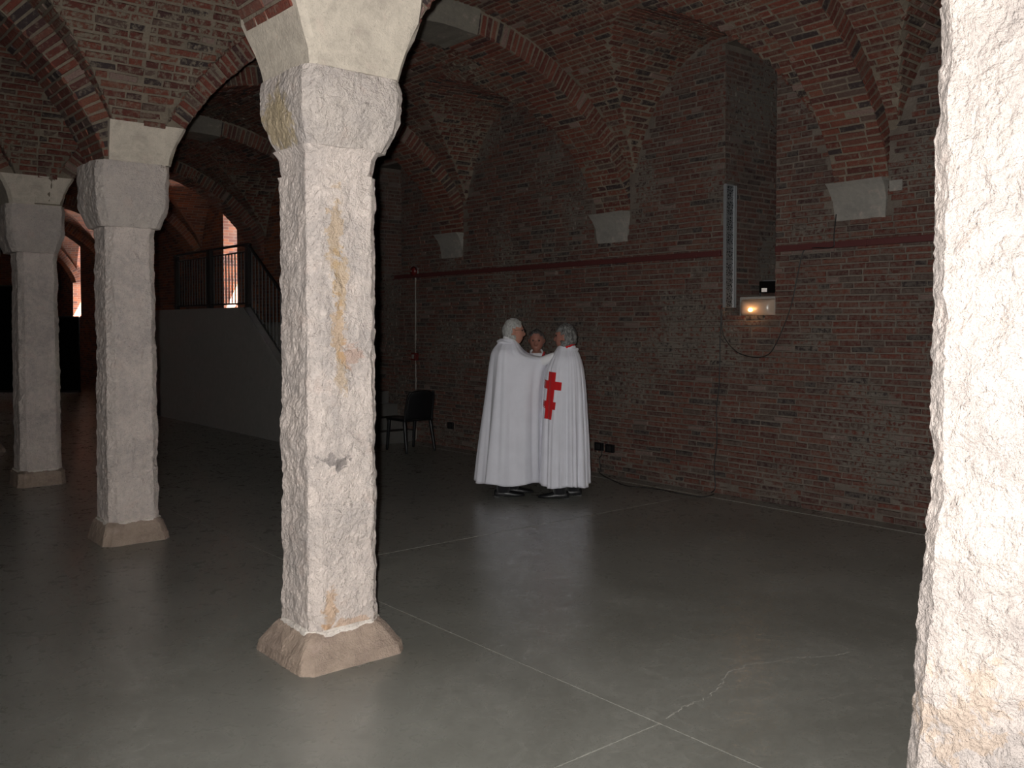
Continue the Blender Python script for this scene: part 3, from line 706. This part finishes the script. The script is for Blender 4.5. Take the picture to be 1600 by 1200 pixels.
cable([wp(946,704,.05),wp(945,712,.05),(XW-.04,wallY(941)[0],.17),(XW-.05,wallY(944)[0],.06),(XW-.10,wallY(950)[0],.011),fp(975,760),fp(1005,764),fp(1035,768),fp(1070,775),fp(1100,779),fp(1117,775)], .006, 'thin black cable from the socket box trailing along the floor')
# ------------------------------------------------------------ chair (faces the stair, its back to us)
ch = empty('plastic_chair', (6.69, 9.87, 0), 'black plastic chair alone against the brick wall', 'chair')
hw = .20
def leg(p, q, r0, r1):
    MB().tube(spline([p, ((p[0]+q[0])/2*1.0, (p[1]+q[1])/2, (p[2]+q[2])/2), q], 4), [r0+(r1-r0)*i/8 for i in range(9)], 8).build('leg', MAT_BLACK, ch, True)
leg((-hw,0.02,.42), (-hw-.02,-.06,0), .028, .017); leg((hw,0.02,.42), (hw+.02,-.06,0), .028, .017); leg((-hw,.38,.41), (-hw-.01,.43,0), .025, .016); leg((hw,.38,.41), (hw+.01,.43,0), .025, .016)
v = []; f = []; n = 12
for i in range(n+1):
    for j in range(n+1):
        x = -.225+.45*i/n; y = -.01+.44*j/n; e = max(abs(x)/.225, 0); z = .435-.012*(1-e**2)*math.sin(PI*j/n)-.02*max(0,(j/n-.85)/.15)**2; x *= 1-.06*(j/n)
        v.append((x,y,z))
for i in range(n):
    for j in range(n): a = i*(n+1)+j; f.append((a,a+n+1,a+n+2,a+1))
s = mesh('seat', v, f, MAT_BLACK, ch, True); md = s.modifiers.new('s','SOLIDIFY'); md.thickness = .03
v = []; f = []; n = 16
for j in range(n+1):
    t = j/n; z = .43+.38*t; hwz = (.215-.02*t)*(1 if t < .8 else math.sqrt(max(.12,1-((t-.8)/.2)**2*.75)))
    for i in range(n+1):
        q = -1+2*i/n; v.append((q*hwz, -.03-.085*t+.035*(q*q)*1.0, z))
for i in range(n):
    for j in range(n): a = i*(n+1)+j; f.append((a,a+1,a+n+2,a+n+1))
s = mesh('backrest', v, f, MAT_BLACK, ch, True); md = s.modifiers.new('s','SOLIDIFY'); md.thickness = .016
for sx in (-1, 1): MB().tube(spline([(sx*.212,-.0,.40),(sx*.208,-.02,.55),(sx*.20,-.06,.72),(sx*.17,-.09,.79)],5), .015, 8).build('back_post', MAT_BLACK, ch, True)
# ------------------------------------------------------------ people
def smooth(a, b, x): t = max(0, min(1, (x-a)/(b-a))); return t*t*(3-2*t)
def head_pts(nu=64, nv=48):
    """x forward, y side, z up; centre between the ears"""
    pts = []
    for j in range(nv+1):
        th = PI*j/nv
        for i in range(nu):
            ph = 2*PI*i/nu; x = math.sin(th)*math.cos(ph); y = math.sin(th)*math.sin(ph); z = math.cos(th)
            X, Y, Z = x*.096, y*.077, z*.118
            if Z < 0:
                k = smooth(0, -.11, Z); Y *= 1-.20*k; X = X*(1-.12*k)+.020*k*(1 if X > 0 else .3)
                if X < 0: X *= 1-.30*k
            if X > 0:
                g = lambda a, s: math.exp(-(a/s)**2)
                nz = smooth(.032, -.018, Z)*smooth(-.040, -.026, Z); X += .025*g(Y, .014)*nz
                X -= .012*g(abs(Y)-.032, .016)*g(Z-.020, .013)
                X += .006*g(Z-.040, .012)*g(Y, .05)
                X += .007*g(Z+.058, .007)*g(Y, .024)+.006*g(Z+.072, .007)*g(Y, .020)-.005*g(Z+.0650, .0030)*g(Y, .026)
                X += .010*g(Z+.100, .016)*g(Y, .026)
            ear = math.exp(-((X+.005)/.014)**2-((Z-.002)/.028)**2)
            if abs(Y) > .03: Y += math.copysign(.017*ear, Y)
            pts.append((X, Y, Z))
    f = []
    for j in range(nv):
        for i in range(nu): f.append((j*nu+i, (j+1)*nu+i, (j+1)*nu+(i+1)%nu, j*nu+(i+1)%nu))
    return pts, f
def skinned(joints, edges, radii):
    me = bpy.data.meshes.new('b'); me.from_pydata(joints, edges, []); o = bpy.data.objects.new('b', me); COL.objects.link(o)
    o.modifiers.new('skin','SKIN')
    sv = me.skin_vertices[0].data
    for i, r in enumerate(radii): sv[i].radius = (r, r) if not isinstance(r, tuple) else r
    sv[0].use_root = True
    m2 = o.modifiers.new('sub','SUBSURF'); m2.levels = 2; m2.render_levels = 2
    dg = bpy.context.evaluated_depsgraph_get(); dg.update(); bm_ = bpy.data.meshes.new_from_object(o.evaluated_get(dg))
    v = [tuple(q.co) for q in bm_.vertices]; f = [tuple(p.vertices) for p in bm_.polygons]
    bpy.data.objects.remove(o); bpy.data.meshes.remove(bm_)
    return v, f
def body(root, chains, head_c, face, tilt, mat):
    """one continuous surface: skinned torso, arms and fingers + head, fused"""
    v = []; f = []
    for j, e, r in chains:
        a, b = skinned(j, e, r); n = len(v); v += a; f += [tuple(q+n for q in g) for g in b]
    hp, hf = head_pts(); R = Matrix.Rotation(face, 3, 'Z') @ Matrix.Rotation(tilt, 3, 'Y'); n = len(v)
    v += [tuple(R @ Vector(p)+Vector(head_c)) for p in hp]; f += [tuple(a+n for a in q) for q in hf]
    bb = mesh('body', v, f, mat, None, True); md = bb.modifiers.new('r','REMESH'); md.mode = 'VOXEL'; md.voxel_size = .0048; md.use_smooth_shade = True
    ms = bb.modifiers.new('sm','SMOOTH'); ms.factor = .5; ms.iterations = 1
    dg = bpy.context.evaluated_depsgraph_get(); dg.update(); nm = bpy.data.meshes.new_from_object(bb.evaluated_get(dg))
    bpy.data.objects.remove(bb); nm.name = 'body'; nm.materials.clear(); nm.materials.append(mat)
    nm.polygons.foreach_set('use_smooth', [True]*len(nm.polygons))
    link(bpy.data.objects.new('body', nm), root)
    return R
def hand(chains, p0, d, side, up, curl=.35):
    """palm and five fingers from the wrist p0, pointing d"""
    d = Vector(d).normalized(); s = Vector(side).normalized(); u = Vector(up).normalized(); p0 = Vector(p0)
    for q in (-1, 0, 1): chains.append(chain([p0-d*.01+s*q*.008, p0+d*.04+s*q*.018, p0+d*.085+s*q*.022], [.018, .019, .016]))
    for q, L in ((-1.5,.060),(-.5,.074),(.5,.080),(1.5,.070)):
        k = p0+d*.06+s*q*.0185; m_ = p0+d*.09+s*q*.0195; a = m_+(d*.95-u*.2)*L*.5; b = a+(d*math.cos(curl)-u*math.sin(curl))*L*.5
        chains.append(chain([k, m_, a, b], [.011, .0105, .0095, .008]))
    a = p0+d*.02+s*.015; b = p0+d*.05+s*.045; c = b+(d*.8+s*.5).normalized()*.035
    chains.append(chain([a, b, c], [.015, .012, .0095]))
def chain(pts, rad): return [tuple(p) for p in pts], [(i, i+1) for i in range(len(pts)-1)], rad
def hair(root, head_c, R, mat, mask, thick, seed):
    hp, hf = head_pts(); keep = {}; v = []; f = []; so = Vector((seed*5., 1, 2))
    for q in hf:
        c = sum((Vector(hp[i]) for i in q), Vector())/4
        if mask(c):
            for i in q:
                if i not in keep:
                    p = Vector(hp[i]); d = Vector((p.x, p.y, p.z*.8)).normalized(); p.y = max(-.081, min(.081, p.y))
                    keep[i] = len(v); v.append(tuple(R @ (p+d*(thick(p)+.006*noise.noise(p*40+so)+.004*noise.noise(p*110+so)))+Vector(head_c)))
            f.append(tuple(keep[i] for i in q))
    o = mesh('hair', v, f, mat, root, True); m = o.modifiers.new('s','SOLIDIFY'); m.thickness = .018; m.offset = -1
class Cape:
    """rings: z, centre a, centre b, left, right, front (toward -b), back"""
    def __init__(s, rings, folds, amp): s.r = sorted(rings); s.folds = folds; s.amp = amp
    def par(s, z):
        Z = [q[0] for q in s.r]; return [float(np.interp(z, Z, [q[i] for q in s.r])) for i in range(1, 7)]
    def pt(s, th, z, off=0):
        ca, cb, L, Rr, Fr, B = s.par(z); c, n = math.cos(th), math.sin(th)
        rx = Rr if c > 0 else L; ry = B if n > 0 else Fr; p = 2.25
        k = (abs(c)**p+abs(n)**p)**(-1/p); zt = s.r[-1][0]; zb = s.r[0][0]; t = (zt-z)/(zt-zb)
        am = s.amp*min(1, .12+1.05*t); w = 0
        for (nn, ph, wt, dr) in s.folds: w += wt*(math.sin(nn*th+ph+dr*t)+.35*math.sin(2*(nn*th+ph+dr*t)+.8))
        ext = 1+am*w/max(.12, (rx+ry)/2)
        return (ca+(rx*ext+off)*k*c, cb+(ry*ext+off)*k*n, z)
    def build(s, root, mat, name='cape', hem=None):
        zs = np.concatenate([np.linspace(s.r[0][0], 1.2, 46)[:-1], np.linspace(1.2, s.r[-1][0], 34)]); n = 260; v = []; f = []
        for z in zs:
            for i in range(n):
                th = 2*PI*i/n; x, y, zz = s.pt(th, z); dz = 0
                if hem: dz = hem(th)*max(0, 1-(z-s.r[0][0])/.5)
                v.append((x, y, zz+dz))
        for j in range(len(zs)-1):
            for i in range(n): f.append((j*n+i, j*n+(i+1)%n, (j+1)*n+(i+1)%n, (j+1)*n+i))
        o = mesh(name, v, f, mat, root, True); m = o.modifiers.new('s','SOLIDIFY'); m.thickness = .006; m.offset = -1
        return o
def legs(root, c, face, spread=.10, step=.08, length=.28):
    """trouser legs and shoes; face = direction the toes point"""
    fx, fy = math.cos(face), math.sin(face); sx, sy = -fy, fx
    for q in (-1, 1):
        x = c[0]+sx*spread*q+fx*step*q*.5; y = c[1]+sy*spread*q+fy*step*q*.5
        v = []; f = []; n = 20
        rows = [(.045,.075),(.07,.078),(.2,.082),(.45,.09),(.85,.105)]
        for (z, r) in rows:
            for i in range(n): a = 2*PI*i/n; rr = r*(1+.05*math.sin(3*a+z*9)); v.append((x+rr*.85*math.cos(a)*1.0, y+rr*math.sin(a), z))
        for j in range(len(rows)-1):
            for i in range(n): f.append((j*n+i, j*n+(i+1)%n, (j+1)*n+(i+1)%n, (j+1)*n+i))
        mesh('trouser_leg', v, f, MAT_TROU, root, True)
        # shoe: loft along its length
        prof_ = [(-.085,.026,.060),(-.07,.035,.075),(-.02,.037,.085),(.04,.040,.072),(.10,.046,.052),(.15,.045,.042),(.19,.034,.034),(.208,.012,.022)]
        v = []; f = []; n = 14
        for (l, w, h) in prof_:
            for i in range(n):
                a = 2*PI*i/n; yy = w*math.cos(a); zz = .012+(h-.012)*max(0,math.sin(a))**.8 if math.sin(a) > 0 else .012+.011*math.sin(a)
                v.append((x+fx*l+sx*yy, y+fy*l+sy*yy, zz))
        for j in range(len(prof_)-1):
            for i in range(n): f.append((j*n+i, j*n+(i+1)%n, (j+1)*n+(i+1)%n, (j+1)*n+i))
        f += [tuple(range(n-1,-1,-1)), tuple(range((len(prof_)-1)*n, len(prof_)*n))]
        s = mesh('shoe', v, f, MAT_SHOE, root, True)
        v = [];
        MB().add([(x+fx*l+sx*w, y+fy*l+sy*w, z) for z in (0,.018) for l, w in ((-.085,-.03),(-.03,-.032),(-.03,.032),(-.085,.03))], [(0,3,2,1),(4,5,6,7),(0,1,5,4),(1,2,6,5),(2,3,7,6),(3,0,4,7)]).build('heel', MAT_SHOE, s)
def skeleton(hc, face, neckb, arms):
    """pelvis-rooted skeleton in the person's frame; arms: list of (shoulder, elbow, wrist)"""
    fx, fy = math.cos(face), math.sin(face); sx, sy = -fy, fx; s = hc[2]/1.6
    j = [(0,0,.92*s),(0,0,1.12*s),(0,0,1.30*s),(neckb[0],neckb[1],1.41*s),(hc[0]-fx*.02,hc[1]-fy*.02,hc[2]-.07)]
    r = [.13,.125,.14,.062,.058]; e = [(0,1),(1,2),(2,3),(3,4)]
    for q in (-1,1):
        b = len(j); j += [(sx*.09*q,sy*.09*q,.84*s),(sx*.10*q+fx*.04*q,sy*.10*q+fy*.04*q,.47),(sx*.10*q+fx*.04*q,sy*.10*q+fy*.04*q,.09)]
        r += [.085,.058,.038]; e += [(0,b),(b,b+1),(b+1,b+2)]
    out = []
    for (sh, el, wr, d, up) in arms:
        s0 = Vector(sh); s1 = s0.lerp(Vector(el), .5); s2 = Vector(el).lerp(Vector(wr), .5)
        out.append(chain([Vector((0, 0, s0.z-.02)).lerp(s0, .3), s0, s1, el, s2, wr], [.05,.052,.046,.040,.036,.027]))
        dd = Vector(d); hand(out, wr, dd, dd.cross(Vector(up)), up)
    out.insert(0, (j, e, r)); return out
def collar(root, hc, nb, mat, name='collar', r=.072, z0=None, h=.05, face=0, tilt=.25, w0=0, w1=2*PI, flare=.012):
    v = []; f = []; n = 40; z0 = z0 if z0 else hc[2]-.165; m = 5
    for i in range(n+1):
        a = w0+(w1-w0)*i/n
        for k in range(m):
            t = k/(m-1); rr = r+flare*(1-t); c, s = math.cos(a), math.sin(a); dn = -tilt*r*(c*math.cos(face)+s*math.sin(face))
            v.append((nb[0]+rr*c, nb[1]+rr*s, z0+h*t+dn))
    for i in range(n):
        for k in range(m-1): a = i*m+k; f.append((a, a+m, a+m+1, a+1))
    o = mesh(name, v, f, mat, root, True); md = o.modifiers.new('s','SOLIDIFY'); md.thickness = .005
    return o
def eyes(root, hc, R):
    for s in (-1, 1):
        o = MB().add(*sphere(.010,.010,.010,nu=10,nv=8)).build('eye', MAT_EYE, root, True); o.location = R @ Vector((.078, s*.031, .018))+Vector(hc)
# --- left person, silver hair and glasses, facing right
p1 = empty('person', P(-.02, 8.85), 'silver-haired person in glasses and long white cape, left of the group, arm outstretched', 'person', 'people in white capes', rz=-HEAD)
hc = (.035, 0, 1.585)
sk = skeleton(hc, 0, (.0,0), [((.02,-.06,1.33),(.20,-.03,1.26),(.43,-.13,1.352),(1,-.1,.02),(0,0,1)), ((.02,.08,1.33),(.14,.10,1.15),(.16,.12,1.0),(.3,.3,-1),(1,0,0))])
R = body(p1, sk, hc, .08, .06, MAT_SKIN); eyes(p1, hc, R)
hair(p1, hc, R, MAT_HAIRW, lambda c: (c.z > .045 and c.x < .062-.0*c.z) or (c.x < .012 and c.z > -.058 and not (abs(c.y) > .055 and -.03 < c.z < .03 and c.x > -.022)), lambda p: .016 if p.x < .02 else .008, 1)
legs(p1, (-.02,0), .05, .09, .10)
# glasses
g = MB()
for s in (-1, 1):
    ring = [R @ Vector((.104, s*.033+.024*math.cos(2*PI*k/16), .018+.018*math.sin(2*PI*k/16)))+Vector(hc) for k in range(17)]; g.tube(ring, .0018, 5, False)
    g.tube([R @ Vector(q)+Vector(hc) for q in ((.102, s*.057,.022),(.05,s*.088,.022),(.0,s*.094,.012))], .0022, 5)
g.tube([R @ Vector(q)+Vector(hc) for q in ((.106,-.010,.022),(.106,.010,.022))], .002, 5)
gl = g.build('glasses', MAT_IRON, p1, True)
for s in (-1, 1):
    MB().add([R @ Vector((.104, s*.033+.023*math.cos(2*PI*k/16), .018+.017*math.sin(2*PI*k/16)))+Vector(hc) for k in range(16)], [tuple(range(16))]).build('lens', MAT_GLASS, gl)
c1 = Cape([(.135,.0,0,.325,.325,.27,.27),(.6,.0,0,.275,.318,.24,.24),(1.0,0,0,.228,.322,.21,.22),(1.2,0,0,.205,.345,.19,.22),(1.28,0,0,.196,.375,.18,.23),(1.315,0,0,.190,.385,.178,.23),(1.335,.0,0,.187,.35,.175,.23),(1.355,.0,0,.184,.24,.172,.21),(1.38,.0,0,.178,.17,.165,.18),(1.41,0,0,.165,.132,.15,.16),(1.44,0,0,.145,.105,.12,.13),(1.47,0,0,.12,.085,.09,.10),(1.50,-.005,0,.10,.07,.078,.085),(1.52,-.01,0,.088,.05,.072,.078)],
   [(6,.5,.75,1.2),(11,1.9,.35,-1.0),(17,.2,.14,.8),(4,2.2,.5,.5)], .023)
c1.build(p1, MAT_WCLOTH, hem=lambda th: .012*math.sin(5*th)+.03*max(0, math.cos(th-.6)))
collar(p1, hc, (.005,0), MAT_SHIRT, z0=1.475, h=.055, tilt=.45, r=.066)
hd = []
def hood(root, nb, z, rr, mat, face, back=.05):
    v = []; f = []; n = 48; m = 10
    for i in range(n):
        a = 2*PI*i/n; bk = max(0, -math.cos(a-face))
        for k in range(m):
            b = 2*PI*k/m; th = .010+.012*bk+.002*math.sin(5*a)
            R_ = rr-.012+.018*bk+th*math.cos(b); v.append((nb[0]+R_*math.cos(a), nb[1]+R_*math.sin(a), z+th*.8*math.sin(b)-(.025*math.cos(a-face))-.012*bk))
    for i in range(n):
        for k in range(m): f.append((i*m+k, ((i+1)%n)*m+k, ((i+1)%n)*m+(k+1)%m, i*m+(k+1)%m))
    mesh('hood', v, f, mat, root, True)
hood(p1, (-.005,0), 1.478, .096, MAT_WCLOTH, 0)
# sleeve of the outstretched arm
MB().tube(spline([(.24,-.045,1.275),(.33,-.085,1.31),(.43,-.128,1.350)],4), [.055,.052,.05,.048,.047,.046,.045,.044,.043], 14).build('sleeve', MAT_SHIRT, p1, True)
# --- right person, back to the right, grey longish hair
p2 = empty('person', P(.525, 8.75), 'grey-haired person in a white cape with a red double-barred cross, right of the group', 'person', 'people in white capes', rz=-HEAD)
hc = (-.015, 0, 1.535); fc = PI-.35
sk = skeleton(hc, PI, (0,0), [((-.02,.07,1.28),(-.09,.09,1.05),(-.11,.10,.85),(-.2,.1,-1),(-1,0,0)), ((-.02,-.07,1.28),(-.04,-.09,1.04),(-.08,-.09,.82),(-.2,0,-1),(-1,0,0))])
R = body(p2, sk, hc, fc, .05, MAT_SKIN2); eyes(p2, hc, R)
hair(p2, hc, R, MAT_HAIRG, lambda c: (c.z > .055 and c.x < .07) or (c.x < .018 and c.z > -.095 and not (abs(c.y) > .055 and -.03 < c.z < .022 and c.x > -.018)), lambda p: (.020 if p.x < 0 else .012)+(.014 if p.z < -.03 else 0), 2)
legs(p2, (.0,0), PI-.1, .09, .12)
c2 = Cape([(.125,.0,0,.26,.215,.25,.25),(.6,0,0,.245,.20,.225,.225),(1.0,0,0,.225,.18,.20,.20),(1.15,0,0,.21,.168,.19,.19),(1.25,0,0,.19,.155,.18,.185),(1.31,0,0,.165,.14,.168,.17),(1.35,0,0,.145,.125,.15,.155),(1.38,0,0,.125,.115,.125,.13),(1.41,0,0,.105,.098,.10,.10),(1.44,.0,0,.088,.085,.085,.085),(1.455,0,0,.078,.08,.078,.078)],
   [(9,.9,.55,.9),(14,2.4,.5,-.9),(21,.7,.35,.6),(5,.2,.4,-.4)], .0185)
c2.build(p2, MAT_WCLOTH, hem=lambda th: .010*math.sin(4*th+1))
collar(p2, hc, (.0,0), MAT_SHIRT, z0=1.405, h=.055, face=PI, tilt=.45, r=.066); hood(p2, (.0,0), 1.405, .086, MAT_WCLOTH, PI)
o = collar(p2, hc, (.0,0), MAT_RCLOTH, 'ribbon', z0=1.432, h=.036, face=PI, tilt=.45, r=.083, w0=-1.9, w1=.35, flare=.004); o['label'] = 'red neck ribbon'
# the cross is cut from felt and follows the folds of the cape
def surf(cape, a, z, off=.005):
    lo, hi = -PI+.02, -.02
    best = min((abs(cape.pt(lo+(hi-lo)*i/200, z)[0]-a), lo+(hi-lo)*i/200) for i in range(201))[1]; st_ = (hi-lo)/200
    for _ in range(12):
        st_ /= 2; best = min((best-st_, best, best+st_), key=lambda t: abs(cape.pt(t, z)[0]-a))
    p = cape.pt(best, z); return (p[0], p[1]-off, z)
v = []; f = []; idx = {}; cs = .0065
ax0, az0 = -.165, .9855; tl = .105
def inside(u, w):            # u across, w up, in metres, on the tilted cross
    return (abs(u) < .031 and -.225 < w < .225) or (abs(u) < .090 and .062 < w < .140) or (abs(u) < .058 and -.125 < w < -.055)
NX = 40
for iu in range(-16, 16):
    for iw in range(-40, 40):
        u0, w0 = iu*.0062, iw*.006
        if inside(u0+.0031, w0+.003):
            q = []
            for (du, dw) in ((0,0),(1,0),(1,1),(0,1)):
                key = (iu+du, iw+dw)
                if key not in idx:
                    u, w = key[0]*.0062, key[1]*.006; idx[key] = len(v); v.append(surf(c2, ax0+u+w*tl, az0+w-u*.12))
                q.append(idx[key])
            f.append(tuple(q))
o = mesh('cross', v, f, MAT_RCLOTH, p2, True); md = o.modifiers.new('s','SOLIDIFY'); md.thickness = .004; md.offset = 0; o['label'] = 'red felt cross with two crossbars'
# --- middle person, behind, facing us
p3 = empty('person', P(.258, 9.55), 'shorter person in a white cape facing us between the other two', 'person', 'people in white capes', rz=-HEAD)
hc = (0, -.02, 1.485); fc = -PI/2-.12
sk = skeleton(hc, -PI/2, (0,0), [((-.10,0,1.20),(-.14,-.03,1.0),(-.14,-.05,.80),(0,-.2,-1),(0,-1,0)), ((.10,0,1.20),(.14,-.03,1.0),(.14,-.05,.80),(0,-.2,-1),(0,-1,0))])
R = body(p3, sk, hc, fc, .16, MAT_SKIN2); eyes(p3, hc, R)
hair(p3, hc, R, MAT_HAIRD, lambda c: (c.z > .088) or (c.z > .06 and c.x < .055) or (c.x < .018 and c.z > -.05 and not (abs(c.y) > .055 and -.03 < c.z < .025 and c.x > -.02)), lambda p: .007, 3)
legs(p3, (0,0), -PI/2, .09, .04)
c3 = Cape([(.12,0,0,.26,.26,.22,.22),(.6,0,0,.24,.24,.20,.20),(1.0,0,0,.22,.22,.18,.18),(1.2,0,0,.20,.20,.15,.16),(1.26,0,0,.175,.175,.13,.14),(1.30,0,0,.14,.14,.115,.12),(1.33,0,0,.11,.11,.10,.10),(1.36,0,0,.085,.085,.088,.088)], [(8,.2,.5,1),(13,1,.5,-1),(19,.3,.3,.5)], .016)
c3.build(p3, MAT_WCLOTH); collar(p3, hc, (0,0), MAT_SHIRT, z0=1.325, h=.05, face=-PI/2, tilt=.5, r=.068)
hood(p3, (0,0), 1.335, .09, MAT_WCLOTH, -PI/2)
for (s, mt, lb) in ((1, MAT_RCLOTH, 'red lapel ribbon'), (-1, MAT_TROU, 'thin black lapel cord')):
    w = .014 if s > 0 else .006
    o = MB().tube(spline([(s*.078,-.035,1.365),(s*.066,-.085,1.335),(s*.045,-.125,1.285),(s*.028,-.142,1.23)],5), w, 6).build('ribbon', mt, p3, True); o['label'] = lb
